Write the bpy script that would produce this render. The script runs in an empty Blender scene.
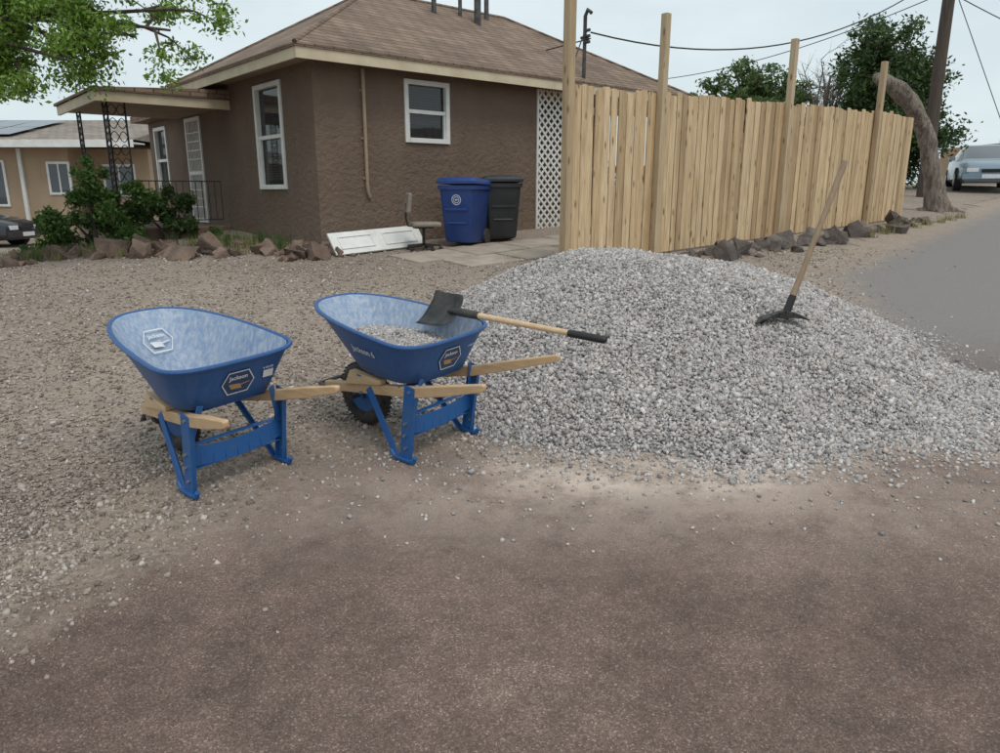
import bpy, math, random
import numpy as np
from mathutils import Vector, Matrix
random.seed(3); rng=np.random.default_rng(5)
sc=bpy.context.scene
sc.view_settings.view_transform='Standard'; sc.view_settings.look='None'; sc.view_settings.exposure=0
COL=sc.collection

# ------------------------------------------------------------ terrain functions
def ss(a,b,x):
    t=np.clip((np.asarray(x,float)-a)/(b-a),0,1); return t*t*(3-2*t)
def G(x,y):
    h=.07*(np.clip(y,-30,28)-1)
    return h*ss(-13,-4.5,x)
def g(x,y): return float(G(x,y))
def P(x,y):
    x=np.asarray(x,float); y=np.asarray(y,float)
    dx=x-1.2; dy=y-6.2
    rx=np.where(dx>0,2.30,2.0); ry=np.where(dy>0,2.3,2.45)
    a=np.arctan2(dy,dx)
    wob=1+.03*np.sin(3*a+1)+.02*np.sin(7*a)+.022*np.sin(13*a+2)+.014*np.sin(23*a)
    e=np.where((dx>0)&(dy<0),4.2,2.4)
    rho=((np.abs(dx)/rx)**e+(np.abs(dy)/ry)**e)**(1/e)/wob
    rl_=((np.abs(dx)/rx)**2.2+(np.abs(dy)/ry)**2.2)**(1/2.2)/wob
    prof=np.where((dx>0)&(dy<0),.62*(1-rl_**1.6)+.38*(1-rho**1.6),1-rho**1.6)
    h=.76*prof
    h=np.where((rho<1)&(dx>0)&(dy<0),np.maximum(h,.10*np.clip(1-rho,0,1)**.6),h)
    h=h+.035*np.sin(2.3*x+1)*np.sin(2.1*y+.5)*np.clip(1-rho,0,1)*2+.012*np.sin(9*x+2*y)*np.sin(7*y-3*x)*(rho<1)
    return h,rho
ROADPOLY=np.array([(24,31.4),(12.7,18.8),(4.2,9.3),(3.5,7),(2.7,4.6),(1.5,3.9),(.4,3.85),(-.3,3.95),(-1.12,3.8),(-1.55,3.0),(-1.86,2.4),(-2.7,1.0),(-5,-2),(-20,-14),(-20,-30),(60,-30),(60,5),(14,9.5),(22,18),(33,31.4)],float)
def road_d(x,y):
    x=np.asarray(x,float);y=np.asarray(y,float)
    n=len(ROADPOLY); inside=np.zeros(x.shape,bool); dm=np.full(x.shape,1e9)
    for i in range(n):
        x1,y1=ROADPOLY[i]; x2,y2=ROADPOLY[(i+1)%n]
        c=((y1>y)!=(y2>y))
        xi=(x2-x1)*(y-y1)/((y2-y1) if abs(y2-y1)>1e-9 else 1e-9)+x1
        inside^=(c&(x<xi))
        L=(x2-x1)**2+(y2-y1)**2
        t=np.clip(((x-x1)*(x2-x1)+(y-y1)*(y2-y1))/L,0,1)
        d=np.hypot(x-x1-t*(x2-x1),y-y1-t*(y2-y1)); dm=np.minimum(dm,d)
    return np.where(inside,dm,-dm)

# ------------------------------------------------------------ node helpers
def newmat(name):
    m=bpy.data.materials.new(name); m.use_nodes=True
    nt=m.node_tree; b=nt.nodes['Principled BSDF']; return m,nt,b
def nd(nt,t,**k):
    n=nt.nodes.new(t)
    for a,v in k.items():
        if a in n.inputs: n.inputs[a].default_value=v
        else: setattr(n,a,v)
    return n
def lk(nt,a,b): nt.links.new(a,b)
def coords(nt,stretch=(1,1,1),rot=(0,0,0)):
    tc=nd(nt,'ShaderNodeTexCoord'); mp=nd(nt,'ShaderNodeMapping')
    mp.inputs['Scale'].default_value=stretch; mp.inputs['Rotation'].default_value=rot
    lk(nt,tc.outputs['Object'],mp.inputs['Vector']); return mp.outputs['Vector']
def noise(nt,vec,scale,detail=4,rough=.6):
    n=nd(nt,'ShaderNodeTexNoise'); n.inputs['Scale'].default_value=scale
    n.inputs['Detail'].default_value=min(detail,5); n.inputs['Roughness'].default_value=rough
    lk(nt,vec,n.inputs['Vector']); return n.outputs['Fac']
def ramp(nt,fac,stops,interp='LINEAR'):
    r=nd(nt,'ShaderNodeValToRGB'); cr=r.color_ramp; cr.interpolation=interp
    while len(cr.elements)<len(stops): cr.elements.new(.5)
    for e,(p,c) in zip(cr.elements,stops):
        e.position=p; e.color=(c,c,c,1) if isinstance(c,(int,float)) else (*c,1)
    lk(nt,fac,r.inputs['Fac']); return r.outputs['Color']
def mix(nt,fac,a,b,mode='MIX'):
    m=nd(nt,'ShaderNodeMix',data_type='RGBA',blend_type=mode)
    for sock,v in ((m.inputs[0],fac),(m.inputs[6],a),(m.inputs[7],b)):
        if isinstance(v,(int,float)): sock.default_value=v
        elif isinstance(v,tuple): sock.default_value=(*v,1)
        else: lk(nt,v,sock)
    return m.outputs[2]
def math_(nt,op,a,b=0):
    m=nd(nt,'ShaderNodeMath',operation=op)
    for s,v in ((m.inputs[0],a),(m.inputs[1],b)):
        if isinstance(v,(int,float)): s.default_value=v
        else: lk(nt,v,s)
    return m.outputs[0]
def bump(nt,b,h,strength,dist):
    n=nd(nt,'ShaderNodeBump'); n.inputs['Strength'].default_value=strength; n.inputs['Distance'].default_value=dist
    lk(nt,h,n.inputs['Height']); lk(nt,n.outputs[0],b.inputs['Normal'])
def island(nt): return nd(nt,'ShaderNodeNewGeometry').outputs['Random Per Island']
def simple(name,c1,c2=None,rough=.8,metal=0,ns=4,bs=None,bstr=.4,bdist=.01,isl=0,stretch=(1,1,1),lo=.35,hi=.65,coat=0):
    m,nt,b=newmat(name); v=coords(nt,stretch)
    if c2 is None: c2=tuple(x*.8 for x in c1)
    col=mix(nt,ramp(nt,noise(nt,v,ns),[(lo,0.),(hi,1.)]),c1,c2)
    if isl:
        col=mix(nt,1.0,col,ramp(nt,island(nt),[(0,1-isl),(1,1.0)]),'MULTIPLY')
    lk(nt,col,b.inputs['Base Color']); b.inputs['Roughness'].default_value=rough; b.inputs['Metallic'].default_value=metal
    if coat: b.inputs['Coat Weight'].default_value=coat
    if bs: bump(nt,b,noise(nt,v,bs,3),bstr,bdist)
    return m

# ------------------------------------------------------------ materials
GST=[(0,(.19,.152,.125)),(.4,(.30,.245,.205)),(.75,(.40,.345,.30)),(1,(.55,.49,.44))]
def mat_ground():
    m,nt,b=newmat('ground_dirt'); v=coords(nt)
    vo=nd(nt,'ShaderNodeTexVoronoi'); vo.inputs['Scale'].default_value=55; lk(nt,v,vo.inputs['Vector'])
    sep=nd(nt,'ShaderNodeSeparateColor'); lk(nt,vo.outputs['Color'],sep.inputs[0])
    st=ramp(nt,sep.outputs[0],GST)
    dirt=mix(nt,noise(nt,v,1.1),(.305,.23,.172),(.385,.30,.235))
    c=mix(nt,ramp(nt,noise(nt,v,2.3,5,.7),[(.35,.2),(.6,.75)]),dirt,st)
    c=mix(nt,1.0,c,ramp(nt,noise(nt,v,.45,3),[(.3,.80),(.7,1.08)]),'MULTIPLY')
    lk(nt,c,b.inputs['Base Color']); b.inputs['Roughness'].default_value=.95
    h=math_(nt,'ADD',math_(nt,'MULTIPLY',vo.outputs['Distance'],-1.2),noise(nt,v,14,4,.7))
    bump(nt,b,h,.8,.018); return m
def mat_road():
    m,nt,b=newmat('road_asphalt'); v=coords(nt)
    vo=nd(nt,'ShaderNodeTexVoronoi'); vo.inputs['Scale'].default_value=210; lk(nt,v,vo.inputs['Vector'])
    sep=nd(nt,'ShaderNodeSeparateColor'); lk(nt,vo.outputs['Color'],sep.inputs[0])
    sp=ramp(nt,sep.outputs[0],[(0,(.095,.064,.053)),(.45,(.135,.094,.078)),(.8,(.170,.124,.104)),(.94,(.21,.16,.138)),(1,(.31,.25,.22))])
    vp=nd(nt,'ShaderNodeTexVoronoi'); vp.inputs['Scale'].default_value=62; lk(nt,v,vp.inputs['Vector'])
    sp2=nd(nt,'ShaderNodeSeparateColor'); lk(nt,vp.outputs['Color'],sp2.inputs[0])
    peb=math_(nt,'MULTIPLY',ramp(nt,vp.outputs['Distance'],[(.28,1.),(.36,0.)]),ramp(nt,sp2.outputs[1],[(.78,0.),(.80,.75)]))
    sp=mix(nt,peb,sp,mix(nt,sp2.outputs[0],(.13,.095,.08),(.33,.27,.235)))
    n1=noise(nt,v,.75,5,.65)
    sp=mix(nt,1.0,sp,ramp(nt,n1,[(.32,(.76,.68,.66)),(.68,(1.45,1.43,1.39))]),'MULTIPLY')
    n2=noise(nt,v,5,5,.78)
    sp=mix(nt,1.0,sp,ramp(nt,n2,[(.3,.70),(.7,1.32)]),'MULTIPLY')
    ag=nd(nt,'ShaderNodeAttribute',attribute_name='grey')
    sp=mix(nt,ag.outputs['Fac'],sp,mix(nt,sep.outputs[1],(.18,.163,.155),(.28,.258,.247)))
    n3=noise(nt,v,4.2,5,.74)
    ad=nd(nt,'ShaderNodeAttribute',attribute_name='dust')
    df=math_(nt,'MULTIPLY',ad.outputs['Fac'],ramp(nt,n3,[(.34,.32),(.56,1.)]))
    c=mix(nt,df,sp,(.60,.485,.41))
    ae=nd(nt,'ShaderNodeAttribute',attribute_name='edge')
    e=math_(nt,'ADD',ae.outputs['Fac'],math_(nt,'MULTIPLY',math_(nt,'SUBTRACT',n3,.5),1.3))
    ef=ramp(nt,e,[(.0,1.),(.5,.0)])
    vo2=nd(nt,'ShaderNodeTexVoronoi'); vo2.inputs['Scale'].default_value=55; lk(nt,v,vo2.inputs['Vector'])
    s2=nd(nt,'ShaderNodeSeparateColor'); lk(nt,vo2.outputs['Color'],s2.inputs[0])
    st=ramp(nt,s2.outputs[0],GST)
    dirt=mix(nt,ramp(nt,noise(nt,v,2.3,5,.7),[(.35,.15),(.6,.7)]),(.32,.24,.18),st)
    c=mix(nt,ef,c,dirt)
    lk(nt,c,b.inputs['Base Color']); b.inputs['Roughness'].default_value=.9
    h=math_(nt,'ADD',math_(nt,'ADD',math_(nt,'MULTIPLY',vo.outputs['Distance'],-.6),math_(nt,'MULTIPLY',n2,2.5)),math_(nt,'MULTIPLY',peb,.6))
    bump(nt,b,h,.8,.008); return m
def mat_stones(name,stops,rough=.85):
    m,nt,b=newmat(name)
    lk(nt,ramp(nt,island(nt),stops),b.inputs['Base Color']); b.inputs['Roughness'].default_value=rough; return m
def mat_wood(name,c1,c2,stretch=(18,18,1.2),isl=.3,knots=True,rough=.75,stain=.6):
    m,nt,b=newmat(name); v=coords(nt,stretch)
    n=noise(nt,v,2.2,5,.65)
    c=mix(nt,ramp(nt,n,[(.32,0.),(.68,1.)]),c1,c2)
    c=mix(nt,1.0,c,ramp(nt,island(nt),[(0,(1-isl,1-isl*1.1,1-isl*1.2)),(.3,(.92,.88,.84)),(.7,(1.0,1.0,1.0)),(1,(1.12,1.14,1.17))]),'MULTIPLY')
    if knots:
        v2=coords(nt,(8,8,2.6)); vo=nd(nt,'ShaderNodeTexVoronoi'); vo.inputs['Scale'].default_value=1.0; lk(nt,v2,vo.inputs['Vector'])
        c=mix(nt,ramp(nt,vo.outputs['Distance'],[(.08,.85),(.19,0.)]),c,(.14,.075,.035))
        c=mix(nt,ramp(nt,noise(nt,coords(nt,(7,7,.5)),1.6,5,.7),[(.48,0.),(.66,stain)]),c,(.26,.165,.095))
    lk(nt,c,b.inputs['Base Color']); b.inputs['Roughness'].default_value=rough
    bump(nt,b,n,.35,.006); return m
def mat_leaf(name,c1,c2,c3):
    m,nt,b=newmat(name)
    c=ramp(nt,island(nt),[(0,c1),(.5,c2),(1,c3)])
    lk(nt,c,b.inputs['Base Color']); b.inputs['Roughness'].default_value=.55
    tr=nd(nt,'ShaderNodeBsdfTranslucent'); lk(nt,c,tr.inputs['Color'])
    mx=nd(nt,'ShaderNodeMixShader'); mx.inputs[0].default_value=.35
    out=nt.nodes['Material Output']
    lk(nt,b.outputs[0],mx.inputs[1]); lk(nt,tr.outputs[0],mx.inputs[2]); lk(nt,mx.outputs[0],out.inputs[0]); return m
def mat_roof(name,c1,c2,c3):
    m,nt,b=newmat(name)
    tc=nd(nt,'ShaderNodeTexCoord'); s=nd(nt,'ShaderNodeSeparateXYZ'); lk(nt,tc.outputs['Object'],s.inputs[0])
    cb=nd(nt,'ShaderNodeCombineXYZ'); lk(nt,math_(nt,'ADD',s.outputs[0],s.outputs[1]),cb.inputs[0]); lk(nt,math_(nt,'MULTIPLY',s.outputs[2],2.0),cb.inputs[1])
    br=nd(nt,'ShaderNodeTexBrick'); lk(nt,cb.outputs[0],br.inputs['Vector'])
    br.inputs['Color1'].default_value=(*c1,1); br.inputs['Color2'].default_value=(*c2,1); br.inputs['Mortar'].default_value=(*c3,1)
    br.inputs['Scale'].default_value=1; br.inputs['Brick Width'].default_value=.3; br.inputs['Row Height'].default_value=.14; br.inputs['Mortar Size'].default_value=.012
    n=noise(nt,coords(nt),1.2,5,.7)
    c=mix(nt,1.0,br.outputs['Color'],ramp(nt,n,[(.3,.75),(.7,1.2)]),'MULTIPLY')
    c=mix(nt,1.0,c,ramp(nt,noise(nt,coords(nt),40,3,.7),[(.3,.8),(.7,1.2)]),'MULTIPLY')
    lk(nt,c,b.inputs['Base Color']); b.inputs['Roughness'].default_value=.95
    bump(nt,b,br.outputs['Fac'],-.5,.02); return m
def mat_stucco():
    m,nt,b=newmat('brown_stucco'); v=coords(nt)
    c=mix(nt,ramp(nt,noise(nt,v,1.3,5),[(.3,0.),(.7,1.)]),(.198,.142,.106),(.152,.108,.080))
    s=nd(nt,'ShaderNodeSeparateXYZ'); lk(nt,v,s.inputs[0])
    foot=math_(nt,'MULTIPLY',ramp(nt,math_(nt,'SUBTRACT',1.35,s.outputs[2]),[(.0,0.),(.6,.6)]),noise(nt,v,4,5,.7))
    c=mix(nt,foot,c,(.27,.20,.155))
    c=mix(nt,ramp(nt,noise(nt,coords(nt,(3,3,.5)),1.5,5,.7),[(.55,0.),(.7,.35)]),c,(.11,.08,.062))
    c=mix(nt,ramp(nt,noise(nt,coords(nt,(5,5,2)),2.1,5,.75),[(.62,0.),(.72,.3)]),c,(.27,.20,.15))
    lk(nt,c,b.inputs['Base Color']); b.inputs['Roughness'].default_value=.95
    h=math_(nt,'ADD',noise(nt,v,11,4,.6),math_(nt,'MULTIPLY',noise(nt,v,50,2),.3))
    bump(nt,b,h,1,.05); return m
def mat_glass(name,tint=(.03,.035,.04),alpha=.6):
    m,nt,b=newmat(name); b.inputs['Base Color'].default_value=(*tint,1); b.inputs['Roughness'].default_value=.04
    b.inputs['Specular IOR Level'].default_value=.8; b.inputs['Alpha'].default_value=alpha; return m
def mat_tray(name,dust,base=(.010,.078,.25)):
    m,nt,b=newmat(name); v=coords(nt)
    n=noise(nt,v,4,5,.7)
    f=ramp(nt,n,[(.25,dust*.5),(.65,dust*.95)])
    vs=coords(nt,(28,28,3)); st=ramp(nt,noise(nt,vs,1.5,5,.7),[(.42,0.),(.62,dust*.7)])
    c=mix(nt,f,base,(.30,.39,.52))
    c=mix(nt,st,c,(.47,.50,.54))
    c=mix(nt,ramp(nt,noise(nt,coords(nt,(6,6,30)),3,5,.8),[(.62,0.),(.68,.3)]),c,(.20,.25,.34))
    lk(nt,c,b.inputs['Base Color'])
    lk(nt,ramp(nt,n,[(.3,.40),(.7,.44+.35*min(1,dust*2))]),b.inputs['Roughness'])
    bump(nt,b,noise(nt,v,60,3),.08,.003); return m

m_ground=mat_ground(); m_road=mat_road()
m_gravel=mat_stones('crushed_gravel',[(0,(.21,.195,.19)),(.2,(.33,.31,.30)),(.45,(.43,.405,.395)),(.65,(.51,.485,.475)),(.8,(.48,.41,.37)),(1,(.67,.65,.635))])
m_yard=mat_stones('yard_gravel',[(0,(.16,.13,.11)),(.3,(.265,.215,.18)),(.6,(.35,.295,.255)),(.85,(.43,.375,.33)),(1,(.56,.51,.47))])
m_rock=simple('landscape_rock',(.225,.185,.16),(.11,.093,.085),rough=.95,ns=2.5,bs=18,bstr=.8,bdist=.03,isl=.45)
m_rockb=simple('reddish_landscape_rock',(.29,.20,.155),(.13,.092,.075),rough=.95,ns=2.5,bs=18,bstr=.8,bdist=.03,isl=.45)
m_gbase=simple('gravel_fines',(.28,.265,.255),(.40,.38,.365),rough=.95,ns=30,bs=45,bstr=.9,bdist=.02)
m_fence=mat_wood('fence_board_wood',(.70,.535,.335),(.48,.33,.18),isl=.42)
m_post=mat_wood('post_wood',(.40,.30,.19),(.54,.42,.27),isl=.2)
m_handle=mat_wood('handle_wood',(.68,.50,.31),(.54,.36,.20),stretch=(1.5,22,22),isl=.04,knots=False,rough=.5)
m_hoeh=mat_wood('weathered_handle_wood',(.36,.26,.17),(.25,.17,.11),stretch=(20,20,2),isl=.1,knots=False)
m_stucco=mat_stucco()
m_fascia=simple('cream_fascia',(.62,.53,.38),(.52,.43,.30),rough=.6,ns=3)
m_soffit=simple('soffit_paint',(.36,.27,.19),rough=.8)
m_white=simple('white_vinyl',(.78,.78,.76),(.66,.66,.63),rough=.45,ns=5)
m_blind=simple('window_blind',(.62,.62,.60),(.5,.5,.48),rough=.6,ns=2)
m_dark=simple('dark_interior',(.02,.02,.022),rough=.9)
m_glass=mat_glass('window_glass')
m_roof=mat_roof('brown_shingles',(.27,.19,.14),(.18,.125,.09),(.08,.055,.04))
m_roof2=mat_roof('tan_shingles',(.30,.26,.22),(.24,.2,.17),(.12,.1,.09))
m_iron=simple('black_iron',(.02,.02,.02),(.05,.04,.035),rough=.5,metal=.3)
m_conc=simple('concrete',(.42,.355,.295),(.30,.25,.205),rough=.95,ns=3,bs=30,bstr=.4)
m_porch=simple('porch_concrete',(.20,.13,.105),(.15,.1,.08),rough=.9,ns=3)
m_out=mat_tray('tray_blue_outside',.04); m_in=mat_tray('tray_blue_dusty_inside',.93)
m_blue=simple('leg_blue_paint',(.018,.105,.32),(.05,.12,.25),rough=.42,ns=9,lo=.5,hi=.8,bs=40,bstr=.1)
m_tire=simple('rubber_tire',(.02,.02,.02),(.07,.06,.055),rough=.85,ns=12)
m_steel=simple('worn_steel',(.05,.05,.052),(.12,.115,.11),rough=.55,metal=.5,ns=12)
m_blade=simple('dark_blade_steel',(.022,.022,.024),(.07,.065,.06),rough=.5,metal=.4,ns=14)
m_grip=simple('black_grip',(.018,.018,.018),rough=.5)
m_bolt=simple('zinc_bolt',(.5,.5,.5),rough=.35,metal=.9)
m_stick=simple('sticker_navy',(.02,.05,.13),(.03,.06,.14),rough=.3)
m_swhite=simple('sticker_white',(.75,.76,.78),(.6,.6,.62),rough=.35,ns=20)
m_sor=simple('sticker_orange',(.45,.28,.12))
m_bark=simple('bark',(.12,.095,.075),(.06,.048,.04),rough=.95,ns=9,stretch=(3,3,.8),bs=14,bstr=.9,bdist=.04)
m_dead=simple('dead_trunk_bark',(.36,.30,.25),(.15,.12,.10),rough=.95,ns=5,stretch=(3.5,3.5,.7),bs=9,bstr=1,bdist=.1)
m_pole=simple('creosote_pole_wood',(.10,.075,.06),(.05,.038,.03),rough=.9,ns=4,stretch=(8,8,.5))
m_leafL=mat_leaf('leaf_spring_green',(.09,.17,.025),(.17,.30,.04),(.29,.42,.08))
m_leafD=mat_leaf('leaf_dark_green',(.026,.052,.016),(.052,.098,.026),(.10,.15,.042))
m_leafM=mat_leaf('leaf_mid_green',(.05,.09,.025),(.09,.15,.04),(.14,.21,.06))
m_dry=mat_leaf('dry_weed',(.25,.2,.1),(.35,.3,.15),(.16,.22,.06))
m_binb=simple('bin_blue_plastic',(.012,.045,.20),(.025,.06,.22),rough=.5,ns=4)
m_bink=simple('bin_black_plastic',(.022,.026,.03),(.035,.04,.045),rough=.5,ns=4)
m_wire=simple('cable_black',(.03,.03,.03),rough=.7)

# ------------------------------------------------------------ mesh builders
def npmesh(name,V,F,mat,parent=None,smooth=False):
    me=bpy.data.meshes.new(name); V=np.ascontiguousarray(V,np.float32); F=np.ascontiguousarray(F,np.int32); k=F.shape[1]
    me.vertices.add(len(V)); me.vertices.foreach_set('co',V.ravel())
    me.loops.add(F.size); me.loops.foreach_set('vertex_index',F.ravel())
    me.polygons.add(len(F)); me.polygons.foreach_set('loop_start',np.arange(0,F.size,k,dtype=np.int32))
    me.update(calc_edges=True)
    if smooth: me.polygons.foreach_set('use_smooth',np.ones(len(F),bool))
    me.materials.append(mat); o=bpy.data.objects.new(name,me); COL.objects.link(o)
    if parent: o.parent=parent
    return o
def empty(name,loc=(0,0,0),rotz=0,mat=None):
    o=bpy.data.objects.new(name,None); COL.objects.link(o)
    if mat is not None: o.matrix_world=mat
    else: o.location=loc; o.rotation_euler=(0,0,rotz)
    o.empty_display_size=.1; return o
class MB:
    def __init__(s): s.v=[];s.f=[];s.m=[]
    def add(s,vs,fs,mi=0):
        b=len(s.v); s.v+= [tuple(v) for v in vs]; s.f+=[tuple(i+b for i in f) for f in fs]; s.m+=[mi]*len(fs)
    def box(s,lo,hi,mi=0,M=None):
        x0,y0,z0=lo;x1,y1,z1=hi
        vs=[Vector(p) for p in ((x0,y0,z0),(x1,y0,z0),(x1,y1,z0),(x0,y1,z0),(x0,y0,z1),(x1,y0,z1),(x1,y1,z1),(x0,y1,z1))]
        if M is not None: vs=[M@v for v in vs]
        s.add(vs,[(0,3,2,1),(4,5,6,7),(0,1,5,4),(1,2,6,5),(2,3,7,6),(3,0,4,7)],mi)
    def cbox(s,c,size,mi=0,rz=0,M=None):
        MM=Matrix.Translation(c)@Matrix.Rotation(rz,4,'Z')
        if M is not None: MM=MM@M
        h=[d/2 for d in size]; s.box([-a for a in h],h,mi,MM)
    def beam(s,p0,p1,w,h,mi=0,w1=None,h1=None,up=(0,0,1)):
        p0=Vector(p0);p1=Vector(p1);d=(p1-p0).normalized(); u=Vector(up)
        sd=d.cross(u)
        if sd.length<1e-4: sd=d.cross(Vector((0,1,0)))
        sd.normalize(); u=sd.cross(d).normalized(); w1=w1 or w; h1=h1 or h
        vs=[]
        for p,a,b in ((p0,w,h),(p1,w1,h1)):
            for i,j in ((-1,-1),(1,-1),(1,1),(-1,1)): vs.append(p+sd*i*a/2+u*j*b/2)
        s.add(vs,[(0,3,2,1),(4,5,6,7),(0,1,5,4),(1,2,6,5),(2,3,7,6),(3,0,4,7)],mi)
    def bar(s,pts,ws,hs,mi=0):
        vs=[];n=len(pts)
        for p,a,b in zip(pts,ws,hs):
            p=Vector(p)
            for i,j in ((-1,-1),(1,-1),(1,1),(-1,1)): vs.append((p.x,p.y+i*a/2,p.z+j*b/2))
        fs=[(i*4+j,i*4+(j+1)%4,(i+1)*4+(j+1)%4,(i+1)*4+j) for i in range(n-1) for j in range(4)]+[(3,2,1,0),tuple((n-1)*4+j for j in range(4))]
        s.add(vs,fs,mi)
    def tube(s,path,rad,n=10,mi=0,cap=True,closed=False):
        path=[Vector(p) for p in path]; k=len(path)
        if not hasattr(rad,'__len__'): rad=[rad]*k
        vs=[];ref=None
        for i,p in enumerate(path):
            if closed: d=path[(i+1)%k]-path[i-1]
            else: d=path[min(i+1,k-1)]-path[max(i-1,0)]
            d.normalize()
            if ref is None:
                ref=Vector((0,0,1)) if abs(d.z)<.9 else Vector((1,0,0))
            a=d.cross(ref); 
            if a.length<1e-3: a=d.cross(Vector((.3,1,.2)))
            a.normalize(); b=a.cross(d).normalized(); ref=b
            for j in range(n):
                t=2*math.pi*j/n; vs.append(p+(a*math.cos(t)+b*math.sin(t))*rad[i])
        fs=[]
        for i in range(k if closed else k-1):
            for j in range(n):
                i2=(i+1)%k
                fs.append((i*n+j,i*n+(j+1)%n,i2*n+(j+1)%n,i2*n+j))
        if cap and not closed:
            fs.append(tuple(range(n))[::-1]); fs.append(tuple((k-1)*n+j for j in range(n)))
        s.add(vs,fs,mi)
    def build(s,name,mats,parent=None,smooth=False,bevel=0,angle=40):
        me=bpy.data.meshes.new(name); me.from_pydata(s.v,[],s.f)
        for m in (mats if isinstance(mats,list) else [mats]): me.materials.append(m)
        me.polygons.foreach_set('material_index',s.m)
        if smooth: me.polygons.foreach_set('use_smooth',[True]*len(s.f))
        me.update(); o=bpy.data.objects.new(name,me); COL.objects.link(o)
        if parent: o.parent=parent
        if smooth:
            try: me.set_sharp_from_angle(angle=math.radians(angle))
            except Exception: pass
        if bevel:
            b=o.modifiers.new('b','BEVEL'); b.width=bevel; b.segments=2; b.limit_method='ANGLE'
        return o

CUB=np.array([(x,y,z) for z in (-1,1) for y in (-1,1) for x in (-1,1)],float)*.68
CUF=np.array([(0,2,3),(0,3,1),(4,5,7),(4,7,6),(0,1,5),(0,5,4),(2,6,7),(2,7,3),(0,4,6),(0,6,2),(1,3,7),(1,7,5)])
def rotmats(n):
    q=rng.normal(size=(n,4)); q/=np.linalg.norm(q,axis=1,keepdims=True); w,x,y,z=q.T
    return np.stack([1-2*(y*y+z*z),2*(x*y-z*w),2*(x*z+y*w),2*(x*y+z*w),1-2*(x*x+z*z),2*(y*z-x*w),2*(x*z-y*w),2*(y*z+x*w),1-2*(x*x+y*y)],1).reshape(n,3,3)
def stones(name,pts,size,mat,parent=None):
    n=len(pts); BV,BF=(CUB,CUF); k=len(BV)
    V=BV[None]+rng.uniform(-.36,.36,(n,k,3))
    V=V*rng.uniform(.5,1.2,(n,1,3)); V=np.einsum('nij,nkj->nki',rotmats(n),V)
    V=V*np.asarray(size).reshape(n,1,1)+pts[:,None,:]
    F=(BF[None]+(np.arange(n)*k)[:,None,None]).reshape(-1,3)
    return npmesh(name,V.reshape(-1,3),F,mat,parent)
def leaves(name,centers,radii,n,size,mat,parent=None,shell=.5,flat=1.0):
    centers=np.asarray(centers,float); radii=np.asarray(radii,float)
    if radii.ndim==1: radii=np.stack([radii,radii,radii*flat],1)
    w=radii.prod(1)**(2/3); w/=w.sum(); idx=rng.choice(len(centers),n,p=w)
    d=rng.normal(size=(n,3)); d/=np.linalg.norm(d,axis=1,keepdims=True)
    r=rng.uniform(0,1,n)**shell
    c=centers[idx]+d*r[:,None]*radii[idx]*(1+.2*rng.normal(size=(n,1)))
    base=np.array([(0,-1,0),(.45,0,.12),(0,1,0),(-.45,0,.12)])
    V=np.einsum('nij,kj->nki',rotmats(n),base)*(size*rng.uniform(.6,1.3,n))[:,None,None]+c[:,None,:]
    F=(np.arange(n)*4)[:,None]+np.arange(4)
    return npmesh(name,V.reshape(-1,3),F,mat,parent)

# ------------------------------------------------------------ ground + road + pile
def lines(a): return np.array(sorted(set(np.round(a,3))))
def grid(name,xs,ys,zf,mat,keep=None):
    X,Y=np.meshgrid(xs,ys); Z=zf(X,Y); V=np.stack([X,Y,Z],-1).reshape(-1,3)
    nx=len(xs);ny=len(ys); I=np.arange(nx*ny).reshape(ny,nx)
    F=np.stack([I[:-1,:-1],I[:-1,1:],I[1:,1:],I[1:,:-1]],-1).reshape(-1,4)
    if keep is not None:
        kk=keep(X,Y).reshape(-1); F=F[kk[F].any(1)]
        used=np.unique(F); mp=-np.ones(len(V),int); mp[used]=np.arange(len(used)); V=V[used];F=mp[F]
    return npmesh(name,V,F,mat,smooth=True),V
def und(X,Y): return .008*np.sin(X*3.1+1)*np.sin(Y*2.7)+.004*np.sin(X*9)*np.sin(Y*8+2)
xs=lines(np.concatenate([np.linspace(-400,-30,12),np.arange(-30,-8,1.),np.arange(-8,6,.12),np.arange(6,30,1.),np.linspace(30,400,12)]))
ys=lines(np.concatenate([np.linspace(-200,-4,8),np.arange(-4,2,.5),np.arange(2,12,.12),np.arange(12,34,.5),np.linspace(34,600,14)]))
def groundz(X,Y):
    d=road_d(X,Y); yard=ss(0,-.6,d)*(ss(20,10,Y))
    return G(X,Y)+yard*und(X,Y)-.012*ss(.3,.8,d)
grid('ground',xs,ys,groundz,m_ground)
xs=lines(np.concatenate([np.arange(-20,-4,.8),np.arange(-4,5,.07),np.arange(5,34,.4)]))
ys=lines(np.concatenate([np.arange(-12,1,.6),np.arange(1,5,.07),np.arange(5,12,.15),np.arange(12,31.4,.4)]))
ro,V=grid('road',xs,ys,lambda X,Y:G(X,Y)+.004+ss(0,-.6,road_d(X,Y))*und(X,Y),m_road,keep=lambda X,Y:road_d(X,Y)>-.35)
dd=road_d(V[:,0],V[:,1])
def attr(o,n,val):
    a=o.data.attributes.new(n,'FLOAT','POINT'); a.data.foreach_set('value',np.ascontiguousarray(val,np.float32))
attr(ro,'edge',np.clip((dd+.1)/1.0,-.5,2))
rr=P(V[:,0],V[:,1])[1]
dust=np.exp(-((rr-1.0)/.09)**2)*.5*(V[:,1]<5.2)*ss(-.6,.3,V[:,0])+1.35*np.exp(-np.abs((V[:,0]-.72)/.70)**3-((V[:,1]-3.60)/.24)**2)+.45*np.exp(-(((V[:,0]-.3)/2.6)**2+((V[:,1]-3.3)/.5)**2))
attr(ro,'dust',np.clip(dust,0,1))
attr(ro,'grey',ss(4.2,7.5,V[:,1]+.35*V[:,0]-.8))

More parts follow.
